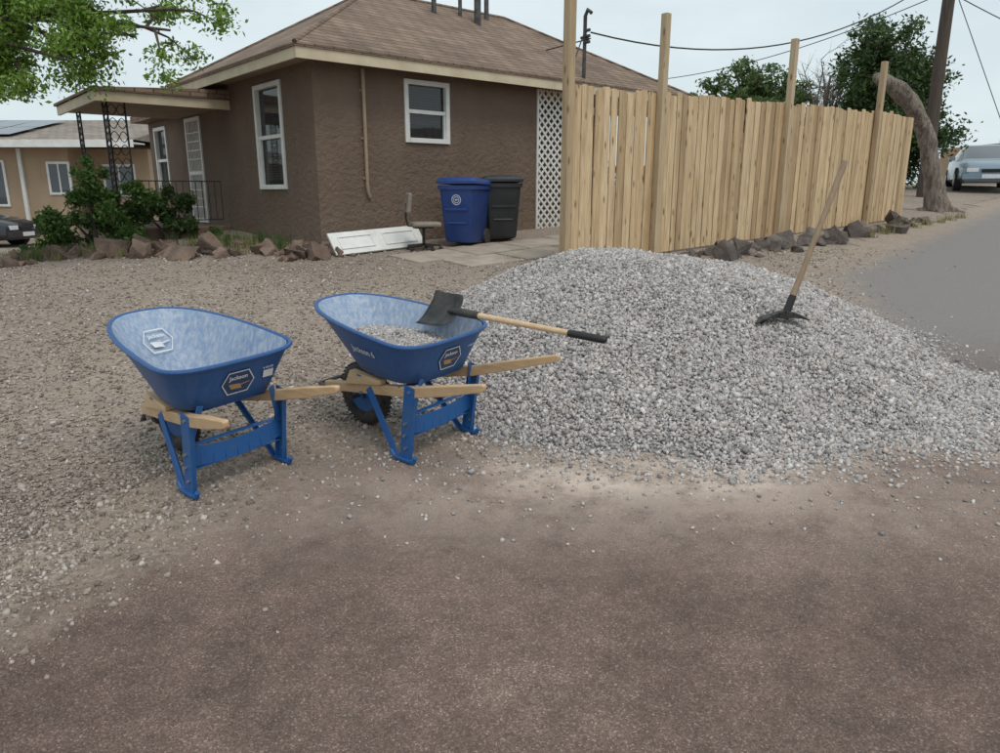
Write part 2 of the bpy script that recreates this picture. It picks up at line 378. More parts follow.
xs=np.arange(-1.6,4.4,.05); ys=np.arange(2.9,9.2,.05)
def pz(X,Y):
    h,r=P(X,Y); return G(X,Y)+np.where(r<1.0,np.maximum(h,0),-.06)-.006
pile,_=grid('gravel_pile',xs,ys,pz,m_gbase,keep=lambda X,Y:P(X,Y)[1]<1.0)
n=260000; x=rng.uniform(-1.3,4.0,n); y=3.4+rng.uniform(0,1,n)**1.2*5.4
h,rho=P(x,y); pr=np.where(rho<1,1,np.exp(-(rho-1)/.03)*.85+.035*np.exp(-(rho-1)/.15))
# dusty scrape at the toe where gravel has been shovelled away
scr=np.exp(-np.abs((x-.72)/.55)**3-((y-3.72)/.16)**2); pr=pr*(1-.85*scr)
k=rng.uniform(0,1,n)<pr; x=x[k];y=y[k];rho=rho[k];h=np.where(rho<1,np.maximum(h[k],0),0)
k=(y<6.9)|(rng.uniform(0,1,len(x))<.3); x=x[k];y=y[k];h=h[k]
s=np.clip(rng.lognormal(math.log(.0097),.32,len(x)),.005,.021)
z=G(x,y)+h+rng.uniform(-.3,1.0,len(x))*s*.9
stones('gravel_stones',np.stack([x,y,z],1),s,m_gravel,parent=pile)

# yard gravel
n=130000; y=np.exp(rng.uniform(math.log(2.0),math.log(11.5),n)); x=rng.uniform(-1.05,.75,n)*y
d=road_d(x,y); _,rho=P(x,y)
noi=.5+.5*np.sin(x*1.7+.6*y)*np.sin(y*1.3-.4*x+1)
pr=np.where(d<0,.35+.5*noi,np.where(d<1.2,np.exp(-d/.16)*.4+.015+.04*np.exp(-d/.7),.009))
pr=np.where(rho<1.0,0,pr)
hx=(x+2.75)*.765+(y-11.3)*.644; hy=-(x+2.75)*.644+(y-11.3)*.765
pr=np.where((hx>-.1)&(hy>-.1),0,pr)
k=rng.uniform(0,1,n)<pr; x=x[k];y=y[k]
s=np.clip(rng.lognormal(math.log(.0068),.42,len(x)),.003,.019)*np.clip(.75+y*.06,.8,1.35)
z=groundz(x,y)+s*.15+.004
stones('yard_gravel',np.stack([x,y,z],1),s,m_yard)
n=900; x=rng.normal(1.2,1.7,n); y=3.75-np.abs(rng.normal(0,.38,n)); k=(road_d(x,y)>0)&(y>1.2); x=x[k];y=y[k]
s=rng.uniform(.004,.012,len(x)); stones('loose_gravel',np.stack([x,y,G(x,y)+.004+s*.4],1),s,m_gravel)
# concrete walk slabs
w=MB(); HR=math.atan2(.644,.765)
def hl(a,b): return (-2.75+.765*a-.644*b, 11.3+.644*a+.765*b)
for i,(a,b,la,lb) in enumerate([(1.0,-1.55,1.0,.8),(2.05,-1.5,1.0,.85),(3.1,-1.55,1.0,.8),(2.4,-2.35,1.1,.7),(3.45,-2.4,.9,.7),(4.1,-1.5,.9,.85),(1.3,-2.35,.9,.7)]):
    cx,cy=hl(a,b); n_=Vector((0,-.07,1)).normalized()
    M_=Matrix.Translation((cx,cy,g(cx,cy)+.006))@Vector((0,0,1)).rotation_difference(n_).to_matrix().to_4x4()@Matrix.Rotation(HR+random.uniform(-.05,.05),4,'Z')
    w.box((-la/2,-lb/2,-.05),(la/2,lb/2,.02),0,M_)
w.build('concrete_walk',m_conc,bevel=.012)

# ------------------------------------------------------------ house
H=empty('stucco_house',(-2.75,11.3,0),HR)
def wall(mb,axis,fixed,thick,a0,a1,z0,z1,ops):
    def bx(p,q,zz0,zz1):
        if q-p<1e-4 or zz1-zz0<1e-4: return
        if axis=='x': mb.box((p,fixed,zz0),(q,fixed+thick,zz1))
        else: mb.box((fixed,p,zz0),(fixed+thick,q,zz1))
    cur=a0
    for (p,q,b,t) in sorted(ops):
        bx(cur,p,z0,z1); bx(p,q,z0,b); bx(p,q,t,z1); cur=q
    bx(cur,a1,z0,z1)
w=MB()
wall(w,'x',0,.2,0,4.47,0,3.47,[(1.6,2.45,2.41,3.34)])
wall(w,'y',0,.2,.2,4.83,0,3.47,[(1.1,2.14,1.67,3.3)])
wall(w,'y',0,.2,4.83,8.5,0,3.15,[(4.93,5.83,1.0,3.06),(7.2,8.05,1.6,3.0)])
wall(w,'y',4.27,.2,.2,1.5,0,3.47,[])
wall(w,'x',1.5,.2,4.27,8.15,0,3.47,[])
wall(w,'y',7.95,.2,1.7,4.9,0,3.47,[])
wall(w,'x',4.9,.2,.2,8.15,0,3.47,[])
wall(w,'x',8.3,.2,.2,4,0,3.15,[])
w.build('walls',m_stucco,H)
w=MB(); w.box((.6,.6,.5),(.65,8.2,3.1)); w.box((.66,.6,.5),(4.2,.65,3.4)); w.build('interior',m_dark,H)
def window(name,axis,fixed,a0,a1,z0,z1,blind=True,split=True):
    f=MB(); gl=MB(); bl=MB()
    def bx(m,p,q,d0,d1,zz0,zz1,mi=0):
        if axis=='x': m.box((p,fixed+d0,zz0),(q,fixed+d1,zz1),mi)
        else: m.box((fixed+d0,p,zz0),(fixed+d1,q,zz1),mi)
    t=.055
    bx(f,a0-.02,a0+t,-.03,.07,z0-.02,z1+.02); bx(f,a1-t,a1+.02,-.03,.07,z0-.02,z1+.02)
    bx(f,a0+t,a1-t,-.028,.07,z1-t,z1+.02); bx(f,a0+t,a1-t,-.045,.07,z0-.02,z0+t)
    zm=(z0+z1)/2
    if split:
        bx(f,a0+t,a1-t,-.01,.05,zm-.03,zm+.03)
        bx(f,a0+t,a0+t+.03,.0,.045,z0+t,zm-.03); bx(f,a1-t-.03,a1-t,.0,.045,z0+t,zm-.03)
    bx(gl,a0+t,a1-t,.05,.056,z0+t,z1-t)
    if blind:
        z=z1-t-.02
        while z>z0+t+(.0 if blind is True else blind):
            bx(bl,a0+t,a1-t,.09,.11,z-.03,z); z-=.042
        bl.build(name+'_blinds',m_blind,H)
    f.build(name+'_frame',m_white,H,bevel=.004); gl.build(name+'_glass',m_glass,H)
window('front_window','x',0,1.6,2.45,2.41,3.34,blind=.25)
window('side_window','y',0,1.1,2.14,1.67,3.3,blind=.1)
window('porch_window','y',0,7.2,8.05,1.6,3.0)
w=MB()
w.box((-.03,4.93,1.0),(.04,4.99,3.06));w.box((-.03,5.77,1.0),(.04,5.83,3.06));w.box((-.03,4.99,2.99),(.04,5.77,3.06));w.box((-.03,4.99,1.0),(.04,5.77,1.08));w.box((-.03,4.99,1.95),(.04,5.77,2.02))
for i in range(9):
    yy=5.05+i*.083; w.box((-.02,yy,1.08),(-.005,yy+.016,1.95)); w.box((-.02,yy,2.02),(-.005,yy+.016,2.99))
for i in range(4): 
    for zc in (1.3+i*.17,2.25+i*.17): w.box((-.024,5.0,zc),(-.0205,5.76,zc+.015))
w.build('security_door',m_white,H)
w=MB(); w.box((.08,4.93,1.0),(.12,5.83,3.06)); w.build('inner_door',m_soffit,H)
# roof
x0,x1,y0,y1,ze=-.45,8.6,-.45,5.28,3.6; hy=(y1-y0)/2; zr=ze+.56*hy
rv=[(x0,y0,ze),(x1,y0,ze),(x1,y1,ze),(x0,y1,ze),(x0+hy,y0+hy,zr),(x1-hy,y0+hy,zr)]
rv+=[(a,b,c-.05) for a,b,c in rv[:4]]
w=MB(); w.add(rv,[(0,1,5,4),(1,2,5),(2,3,4,5),(3,0,4),(6,7,1,0),(7,8,2,1),(8,9,3,2),(9,6,0,3),(9,8,7,6)])
for (p,q) in ((0,4),(1,5),(2,5),(3,4),(4,5)):
    w.tube([rv[p],rv[q]],.035,6)
w.build('roof',m_roof,H)
w=MB(); e=.02
w.box((x0+e,y0+e,3.40),(x1-e,y0+e+.03,3.548)); w.box((x0+e,y0+e+.03,3.40),(x0+e+.03,y1-e,3.548)); w.box((x1-e-.03,y0+e+.03,3.4),(x1-e,y1-e,3.548)); w.box((x0+e+.03,y1-e-.03,3.4),(x1-e-.03,y1-e,3.548))
w.build('fascia',m_fascia,H)
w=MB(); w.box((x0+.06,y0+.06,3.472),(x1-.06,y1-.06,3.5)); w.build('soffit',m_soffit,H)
# porch
PO=2.15
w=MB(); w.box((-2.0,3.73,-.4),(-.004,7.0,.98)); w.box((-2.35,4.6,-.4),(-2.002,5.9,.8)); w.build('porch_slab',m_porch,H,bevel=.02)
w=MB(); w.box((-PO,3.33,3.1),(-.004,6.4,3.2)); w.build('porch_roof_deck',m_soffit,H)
w=MB(); w.box((-PO-.05,3.28,3.04),(-.005,3.325,3.2)); w.box((-PO-.05,3.326,3.04),(-PO-.005,6.4,3.2)); w.build('porch_fascia',m_fascia,H)
w=MB(); a_=-PO-.09
w.add([(a_,3.24,3.25),(-.005,3.24,3.38),(-.005,6.44,3.38),(a_,6.44,3.25),(a_,3.24,3.203),(-.005,3.24,3.203),(-.005,6.44,3.203),(a_,6.44,3.203)],[(0,1,2,3),(0,4,5,1),(0,3,7,4),(3,2,6,7)]); w.box((-.3,6.46,3.16),(4.2,8.8,3.3)); w.build('porch_roofing',m_roof,H)
w=MB()
for (a,b,da,db) in ((-1.9,3.85,.28,0),(-1.9,3.85,0,.28),(-1.9,5.95,0,.28)):
    w.box((a-.013,b-.013,.98),(a+.013,b+.013,3.1)); w.box((a+da-.013,b+db-.013,.98),(a+da+.013,b+db+.013,3.1))
    for i in range(9):
        z=1.1+i*.22; pts=[(a+da*t,b+db*t,z+.11+.09*math.sin(t*2*math.pi)) for t in np.linspace(0,1,9)]
        w.tube(pts,.008,5); w.tube([(p[0],p[1],2*z+.22-p[2]) for p in pts],.008,5)
for (p,q) in (((-1.6,3.85),(-.1,3.85)),((-1.9,5.9),(-1.9,6.9))):
    for z in (1.1,1.8): w.beam((*p,z),(*q,z),.03,.02)
    L=math.hypot(q[0]-p[0],q[1]-p[1]); n_=int(L/.11)
    for i in range(n_+1):
        t=i/n_; a=p[0]+(q[0]-p[0])*t;b=p[1]+(q[1]-p[1])*t; w.box((a-.006,b-.006,1.1),(a+.006,b+.006,1.8))
w.build('porch_ironwork',m_iron,H)
w=MB(); w.tube([(.82,-.05,3.42),(.82,-.05,1.7),(.83,-.05,1.6),(.87,-.03,1.53),(.88,.02,1.52)],.028,8)
for z in (3.1,2.4,1.8): w.box((.77,-.025,z),(.87,-.002,z+.03))
w.build('wall_conduit',m_soffit,H,smooth=True)
# lattice
w=MB(); 
lx0,lx1,lz0,lz1=4.49,5.6,.9,3.44
def clipline(cx,sgn):
    L=lz1-lz0; xa=cx; xb=cx+sgn*L
    lo,hi=0,1
    for s_,lim in ((1,lx1),(-1,-lx0)):
        A=s_*xa; Bb=s_*(xb-xa)
        if abs(Bb)<1e-9: continue
        t=(lim-A)/Bb
        if Bb>0: hi=min(hi,t)
        else: lo=max(lo,t)
    if hi-lo<.01: return None
    return (xa+(xb-xa)*lo,lz0+L*lo),(xa+(xb-xa)*hi,lz0+L*hi)
for sgn,dy in ((1,-.01),(-1,-.018)):
    c=lx0-3
    while c<lx1+3:
        r=clipline(c,sgn)
        if r: w.beam((r[0][0],dy,r[0][1]),(r[1][0],dy,r[1][1]),.007,.04)
        c+=.16
w.box((lx0-.012,-.03,lz0),(lx0+.03,.0,lz1)); w.box((lx1,-.03,lz0),(lx1+.04,.0,lz1)); w.build('lattice_panel',m_white,H)
w=MB()
for (a,b,r,hh) in ((3.55,1.9,.05,.45),(4.25,2.0,.04,.35),(4.45,1.7,.07,.5),(5.0,2.1,.05,.55)):
    zz=3.6+.56*(b+.45); w.tube([(a,b,zz-.1),(a,b,zz+hh)],r,10); w.tube([(a,b,zz+hh),(a,b,zz+hh+.08)],r*1.6,10)
w.build('roof_vents',m_steel,H,smooth=True)
w=MB(); w.tube([(5.4,-.3,3.3),(5.4,-.3,4.75),(5.4,-.36,4.85),(5.4,-.45,4.78)],.035,8); w.box((5.3,-.32,4.35),(5.5,-.28,4.39)); w.tube([(5.2,-.2,3.9),(5.4,-.3,4.5)],.012,6)
for i in range(3): w.tube([(5.4,-.34,4.3+.1*i),(5.4,-.42,4.3+.1*i)],.03,8)
w.build('service_mast',m_steel,H,smooth=True)

# ------------------------------------------------------------ fence
F0=Vector((.9,9.85)); FD=Vector((.787,.617)); FN=Vector((.617,-.787))
FE=empty('wooden_fence')
w=MB(); L=9.72; s_=.0
def board(base,dirv,nrm,wd,z0,z1,off,th=.018,lean=0,tip=0):
    a=base; e_=random.uniform(.012,.03)
    prof=[(-wd/2,z0),(wd/2,z0),(wd/2,z1-e_),(wd/2-e_,z1+tip),(-wd/2+e_,z1),(-wd/2,z1-e_)]
    vs=[]
    for dlt in (off,off+th):
        for (u_,z) in prof:
            p=a+dirv*(u_+lean*(z-z0))+nrm*dlt; vs.append((p.x,p.y,z))
    w.add(vs,[tuple(range(6)),tuple(range(11,5,-1))]+[(i,i+6,(i+1)%6+6,(i+1)%6) for i in range(6)])
while s_<L:
    wd=random.uniform(.105,.145); c=F0+FD*(s_+wd/2)
    zt=2.93+(3.17-2.93)*s_/L+random.gauss(0,.022)
    if s_>8.0: zt-=.03*(s_-8)**2
    board(c,FD,FN,wd,g(c.x,c.y)+.03,zt,random.uniform(.02,.044),lean=random.uniform(-.005,.005),tip=random.uniform(-.006,.006)); s_+=wd+random.uniform(.004,.022)
s_=0; E=F0+FD*L; RD=Vector((-.617,.787))
while s_<5:
    wd=.138; c=E+RD*(s_+.07); board(c,RD,FD,wd,g(c.x,c.y)+.03,3.05+random.uniform(-.02,.02),.02); s_+=wd+.008
w.build('boards',m_fence,FE)
w=MB()
for zr_ in (.45,1.25,2.0):
    a=F0+FD*.06; b=E
    w.beam((a.x,a.y,g(a.x,a.y)+zr_),(b.x,b.y,g(b.x,b.y)+zr_-.05),.038,.09)
w.build('rails',m_post,FE)
w=MB()
for s_,zt,ww in ((-.07,4.15,.115),(1.65,3.97,.10),(4.9,4.03,.10),(8.04,4.0,.10)):
    c=F0+FD*s_+FN*(.11 if s_>0 else .04); R=Matrix.Rotation(HR-.02,4,'Z')
    M_=Matrix.Translation((c.x,c.y,0))@R@Matrix.Rotation(random.uniform(-.008,.008),4,'Y')
    w.box((-ww/2,-ww/2,g(c.x,c.y)-.3),(ww/2,ww/2,zt),0,M_)
w.build('posts',m_post,FE,bevel=.006)

# ------------------------------------------------------------ rocks
def rocks(name,line,n,smin,smax,spread,mat):
    pts=[];sz=[]
    for i in range(n):
        t=random.random()*(len(line)-1); k=int(t); f=t-k
        a=Vector(line[k]);b=Vector(line[min(k+1,len(line)-1)]); p=a.lerp(b,f)
        xx=p.x+random.gauss(0,spread*.6); yy=p.y+random.gauss(0,spread); s=smin+(smax-smin)*random.random()**1.8
        pts.append((xx,yy,g(xx,yy)+s*.2)); sz.append(s)
    o=stones(name,np.array(pts),np.array(sz)*1.12,mat)
    b=o.modifiers.new('bv','BEVEL'); b.width=.02; b.segments=2
    b=o.modifiers.new('sub','SUBSURF'); b.levels=1; b.render_levels=2; b.subdivision_type='SIMPLE'
    t=bpy.data.textures.new(name,'CLOUDS'); t.noise_scale=.08
    d_=o.modifiers.new('d','DISPLACE'); d_.texture=t; d_.strength=.06; d_.texture_coords='GLOBAL'
    return o
rocks('border_rocks',[(-9.2,11.5),(-7.4,11.4),(-5.5,11.0),(-4.2,11.0),(-3.0,10.85),(-2.4,10.95)],130,.04,.20,.25,m_rockb)
rocks('fence_rocks',[(2.7,10.7),(3.6,11.1),(4.6,11.8),(6.0,12.9),(7.4,14.1),(8.9,15.4)],95,.05,.21,.17,m_rock)

# weeds
def tuft(cs,name,mat,n=60,hh=.18,r=.12):
    V=[];F=[]
    for (x,y) in cs:
        for i in range(n):
            a=random.uniform(0,6.28); rr_=random.uniform(0,r); bx=x+math.cos(a)*rr_; by=y+math.sin(a)*rr_; bz=g(bx,by)
            le=hh*random.uniform(.5,1.3); da=random.uniform(0,6.28); l=random.uniform(.1,.6)*le; ww=.006
            px,py=-math.sin(da)*ww,math.cos(da)*ww; k=len(V)
            V+=[(bx-px,by-py,bz),(bx+px,by+py,bz),(bx+math.cos(da)*l,by+math.sin(da)*l,bz+le)]; F.append((k,k+1,k+2))
    return npmesh(name,np.array(V),np.array(F),mat)
tuft([(random.uniform(-8.5,-3.2),random.uniform(11.2,12.3)) for _ in range(40)],'weeds',m_leafM,55,.22,.16)
tuft([(random.uniform(-8.5,-3.0),random.uniform(10.9,12.0)) for _ in range(40)]+[(6.5+i*.5,12.9+i*.45) for i in range(8)],'dry_grass',m_dry,45,.18,.14)

def bush(name,spec,n,size,mat):
    b=MB(); cs=[];rs=[]
    bx=sum(s[0] for s in spec)/len(spec);by=sum(s[1] for s in spec)/len(spec);bz=g(bx,by)
    for (x,y,z,r) in spec:
        b.tube([(bx,by,bz-.1),((bx+x)/2,(by+y)/2,(bz+z)/2),(x,y,z)],[.035,.025,.01],6)
        for i in range(9):
            d=Vector((random.gauss(0,1),random.gauss(0,1),random.gauss(0,.8))).normalized()*r*random.uniform(.4,1.15)
            cs.append((x+d.x,y+d.y,z+d.z)); rs.append(r*random.uniform(.2,.42)); b.tube([(x,y,z),(x+d.x,y+d.y,z+d.z)],[.012,.004],4)
    o=b.build(name,m_bark); leaves('foliage',cs,np.array(rs),n,size,mat,parent=o,shell=.6); return o
m_leafB=mat_leaf('leaf_bush_green',(.045,.095,.02),(.085,.16,.035),(.16,.26,.06))
bush('porch_bush',[(-7.5,12.4,.9,.45),(-7.2,12.5,1.1,.5),(-6.8,12.3,1.35,.5),(-6.4,12.6,1.0,.5),(-7.0,12.6,1.75,.4),(-6.2,12.7,1.5,.38)],12000,.045,m_leafB)
bush('porch_bush',[(-6.2,13.0,1.2,.45),(-5.8,13.3,1.35,.38),(-5.6,13.1,1.0,.35)],6500,.045,m_leafD)
bush('low_shrub',[(-5.0,12.6,.85,.2),(-4.6,12.4,.8,.15)],900,.035,m_leafM)

# ------------------------------------------------------------ trees
def tree(name,base,trunk,limbs,leafmat,n,size,clump=.5,barkm=m_bark,bare=False,sub=7,twig=1.0,flat=.7,droop=0):
    b=MB(); cs=[];rs=[]
    b.tube([p for p,_ in trunk],[r for _,r in trunk],12)
    for (start,endp,r) in limbs:
        s=Vector(start);e=Vector(endp); mid=s.lerp(e,.5)+Vector((random.uniform(-.2,.2),random.uniform(-.2,.2),random.uniform(0,.35)))*twig
        b.tube([s,s.lerp(mid,.5),mid,mid.lerp(e,.5),e],[r,r*.8,r*.6,r*.4,r*.2],7)
        for i in range(sub):
            t=random.uniform(.25,1.0); p=mid.lerp(e,(t-.5)*2) if t>.5 else s.lerp(mid,t*2)
            d=Vector((random.gauss(0,1),random.gauss(0,1),random.gauss(.1-droop,.7))).normalized()*random.uniform(.4,1.1)*twig
            q=p+d; b.tube([p,p.lerp(q,.5)+Vector((0,0,.06)),q],[r*.3,r*.18,r*.06],5)
            cs.append(q); rs.append(clump*random.uniform(.5,1.1)); cs.append(p.lerp(q,.55)); rs.append(clump*random.uniform(.3,.7))
            if bare:
                for j in range(4):
                    q2=q+Vector((random.gauss(0,.3),random.gauss(0,.3),random.uniform(.1,.6))); b.tube([p.lerp(q,random.uniform(.3,1)),q2],[r*.12,r*.04],4)
    o=b.build(name,barkm,smooth=True)
    if leafmat: leaves('foliage',[tuple(c) for c in cs],np.array(rs),n,size,leafmat,parent=o,shell=.7,flat=flat)
    return o
gz=g(-9.3,11)
lm=[]
for e_ in [(-4.2,10.0,3.6),(-4.1,10.0,3.85),(-4.15,10.3,4.3),(-4.6,9.9,3.5),(-4.9,9.8,4.1),(-5.2,10.0,3.3),(-5.4,9.7,3.2),(-5.9,9.8,3.0),(-6.3,10,3.1),(-6.0,10.2,4.1),(-6.6,9.6,2.95),(-5.5,10.1,3.7),(-6.2,9.7,3.6),(-5.0,10.6,4.9),(-5.6,11,5.4),(-6.9,9.7,3.8),(-7.0,11.5,6.0),(-8.5,9.5,5.5),(-10.5,10,6),(-11.0,12,5.5),(-9.5,13.0,6.2),(-8.2,11.4,7.0)]:
    lm.append(((-8.6+random.uniform(-.3,.3),11,3.8+random.uniform(-.4,.8)),e_,.075))
tree('elm_tree',None,[((-9.3,11,gz-.2),.32),((-9.1,11,1.6),.26),((-8.8,11,3.2),.22),((-8.5,11,4.8),.13),((-8.3,11.2,6.2),.05)],lm,m_leafL,64000,.036,clump=.34,sub=9,twig=.75,droop=.3)
def rl(c,r,z0,z1,n):
    out=[]
    for i in range(n):
        a=random.uniform(0,6.28); rr_=r*math.sqrt(random.random()); out.append((c[0]+math.cos(a)*rr_,c[1]+math.sin(a)*rr_,random.uniform(z0,z1)))
    return out
c=(12.85,25.5); gz=g(*c)
lm=[((c[0],c[1],random.uniform(2.6,4.5)),e_,.1) for e_ in rl((12.85,25.5),1.8,2.9,5.6,34)+rl((12.5,25.4),1.0,5.4,6.6,14)+rl((13.5,25.5),1.4,2.2,4.0,10)]
tree('juniper_tree',None,[((c[0],c[1],gz-.2),.35),((c[0],c[1],3.2),.25),((c[0]-.1,c[1],6.0),.08)],lm,m_leafD,66000,.08,clump=.58,sub=6,flat=.9)
c=(9.0,27.5); gz=g(*c)
lm=[((c[0],c[1],random.uniform(3,4.5)),e_,.09) for e_ in rl(c,2.1,4.1,5.4,24)+rl((8.9,27.5),.9,5.2,6.1,7)]
tree('elm_tree',None,[((c[0],c[1],gz-.2),.25),((c[0],c[1],3.6),.18),((c[0],c[1],5.2),.06)],lm,m_leafM,20000,.075,clump=.42,sub=5)
for c in ((11.0,26.0),(11.6,27.5)):
    gz=g(*c); lm=[((c[0],c[1],random.uniform(2.8,4.2)),e_,.05) for e_ in rl(c,1.0,4.3,5.9,10)]
    tree('bare_tree',None,[((c[0],c[1],gz-.2),.14),((c[0],c[1],3.6),.1),((c[0]+.1,c[1],5.4),.03)],lm,None,0,.1,barkm=m_dead,bare=True,sub=5,twig=.7)
c=(38,53); lm=[((c[0],c[1],4),e_,.1) for e_ in rl(c,1.6,4.5,6.5,12)]
tree('elm_tree',None,[((38,53,1.5),.3),((38,53,4.5),.18),((38,53,6),.05)],lm,m_leafM,5000,.16,clump=.7,sub=4)
cs=[];rs=[]
for i in range(260):
    a=random.uniform(-1.1,1.0); D=random.uniform(70,120); xx=D*a; 
    cs.append((xx,D,random.uniform(1.0,3.8))); rs.append(random.uniform(1.0,2.4))
leaves('distant_trees',cs,np.array(rs),22000,.42,m_leafD,shell=.5)
# leaning dead trunk
w=MB(); dx=-.42
pth=[(10.95,17.75,.95),(10.85,17.75,1.3),(10.72,17.75,1.8),(10.55,17.75,2.4),(10.35,17.7,2.95),(10.05,17.68,3.4),(9.6,17.6,3.82),(9.2,17.55,4.06),(8.85,17.5,4.12)]
pth=[(a+dx,b,c_) for a,b,c_ in pth]
w.tube(pth,[.36,.27,.22,.19,.20,.19,.20,.18,.10],18)
w.tube([(10.3+dx,17.7,2.9),(10.05+dx,17.5,3.2),(9.85+dx,17.3,3.45)],[.11,.085,.05],8)
for a in range(6):
    t=a*1.05; w.tube([(10.95+dx,17.75,1.25),(10.95+dx+.28*math.cos(t),17.75+.28*math.sin(t),1.14),(10.95+dx+.6*math.cos(t),17.75+.6*math.sin(t),g(11+.85*math.cos(t),17.75+.6*math.sin(t))-.03)],[.15,.11,.04],8)
o=w.build('dead_tree_trunk',m_dead,smooth=True,angle=80)
b=o.modifiers.new('s','SUBSURF'); b.levels=1; b.render_levels=2
t=bpy.data.textures.new('tk','CLOUDS'); t.noise_scale=.25; d_=o.modifiers.new('d','DISPLACE'); d_.texture=t; d_.strength=.14; d_.texture_coords='GLOBAL'

# utility pole & lines
UP=empty('utility_pole')
w=MB(); w.tube([(12.5,22,1.2),(12.45,22,5),(12.45,22,10)],[.18,.165,.14],12); w.build('pole',m_pole,UP,smooth=True)
w=MB(); w.beam((11.3,22.1,9.3),(13.5,21.9,9.3),.1,.12)
w.build('crossarm',m_pole,UP)
def wire(p0,p1,sag,r=.012,n=24):
    p0=Vector(p0);p1=Vector(p1); return [p0.lerp(p1,t)+Vector((0,0,-sag*4*t*(1-t))) for t in np.linspace(0,1,n)]
w=MB(); mx,my=hl(5.4,-.45)
w.tube(wire((mx,my,4.45),(12.4,21.9,7.6),1.0),.016,5); w.tube(wire((mx,my,4.35),(-30,60,8.5),1.2),.012,5)
w.tube(wire((4,34,6.3),(12.4,21.9,7.0),.7),.014,5); w.tube(wire((12.5,21.9,7.2),(30,24,6.0),.8),.014,5); w.tube(wire((12.5,21.9,6.9),(30,28,5.0),.8),.014,5)
w.tube(wire((12.4,22,7.4),(16.8,23.8,1.6),0),.012,5)
w.build('lines',m_wire,UP)

# ------------------------------------------------------------ neighbouring buildings
NB=empty('neighbour_house')
m_tan=simple('tan_stucco',(.42,.31,.21),(.36,.26,.175),rough=.9,ns=1,bs=20,bstr=.3)
w=MB(); w.box((-34,26,-.5),(-14.9,34,3.28)); w.box((-14.9,27.0,-.5),(-12.6,34,3.1)); w.build('walls',m_tan,NB)
w=MB(); w.add([(-35,25.2,3.3),(-12.2,25.2,3.3),(-12.2,30,4.35),(-35,30,4.35),(-35,35,3.3),(-12.2,35,3.3),(-35,25.2,3.24),(-12.2,25.2,3.24)],[(0,1,2,3),(3,2,5,4),(1,5,2),(6,7,1,0)]); w.build('roof',m_roof2,NB)
w=MB(); w.box((-35,25.16,3.06),(-12.2,25.2,3.3)); w.box((-35,25.2,3.18),(-12.2,26,3.22)); 
w.box((-16.6,25.9,0),(-16.48,25.99,3.06)); w.build('trim',m_white,NB)
w=MB()
for i in range(8):
    for j in range(2):
        xa=-25.5+i*1.12; ya=25.7+j*1.75; za=3.3+(ya-25.2)*.21875; w.add([(xa,ya,za+.1),(xa+1.06,ya,za+.1),(xa+1.06,ya+1.68,za+.47),(xa,ya+1.68,za+.47)],[(0,1,2,3)])
w.build('solar_panels',simple('solar_cell',(.015,.022,.045),(.02,.03,.06),rough=.15),NB)
f=MB();gl=MB()
for (a,b_,z0,z1,yy) in ((-15.9+.3,-14.95,1.6,2.55,26),(-18.6,-17.2,1.2,2.6,26),(-14.2,-13.2,1.5,2.5,27)):
    f.box((a-.08,yy-.05,z0-.08),(b_+.08,yy-.001,z0)); f.box((a-.08,yy-.05,z1),(b_+.08,yy-.001,z1+.08)); f.box((a-.08,yy-.05,z0),(a,yy-.001,z1)); f.box((b_,yy-.05,z0),(b_+.08,yy-.001,z1)); f.box(((a+b_)/2-.025,yy-.045,z0),((a+b_)/2+.025,yy-.002,z1))
    gl.box((a,yy-.03,z0),(b_,yy-.0015,z1))
f.build('window_frames',m_white,NB); gl.build('window_glass',mat_glass('far_glass',(.05,.06,.07),1),NB)
m_adobe=simple('adobe_stucco',(.40,.27,.18),(.34,.23,.15),rough=.9)
for (cx,cy,wx,wy,hh) in ((43,62,9,8,3.4),(52,66,8,7,4.6)):
    A=empty('adobe_house'); gz=g(cx,cy); w=MB(); w.box((cx-wx/2,cy-wy/2,gz-.3),(cx+wx/2,cy+wy/2,gz+hh)); w.box((cx-wx/2-.1,cy-wy/2-.1,gz+hh),(cx+wx/2+.1,cy-wy/2+.3,gz+hh+.35)); w.build('walls',m_adobe,A,bevel=.08)
    w=MB()
    for k in (-.28,.05,.3): w.box((cx+k*wx-.5,cy-wy/2-.03,gz+1.1),(cx+k*wx+.5,cy-wy/2-.002,gz+2.3))
    w.build('windows',m_dark,A)

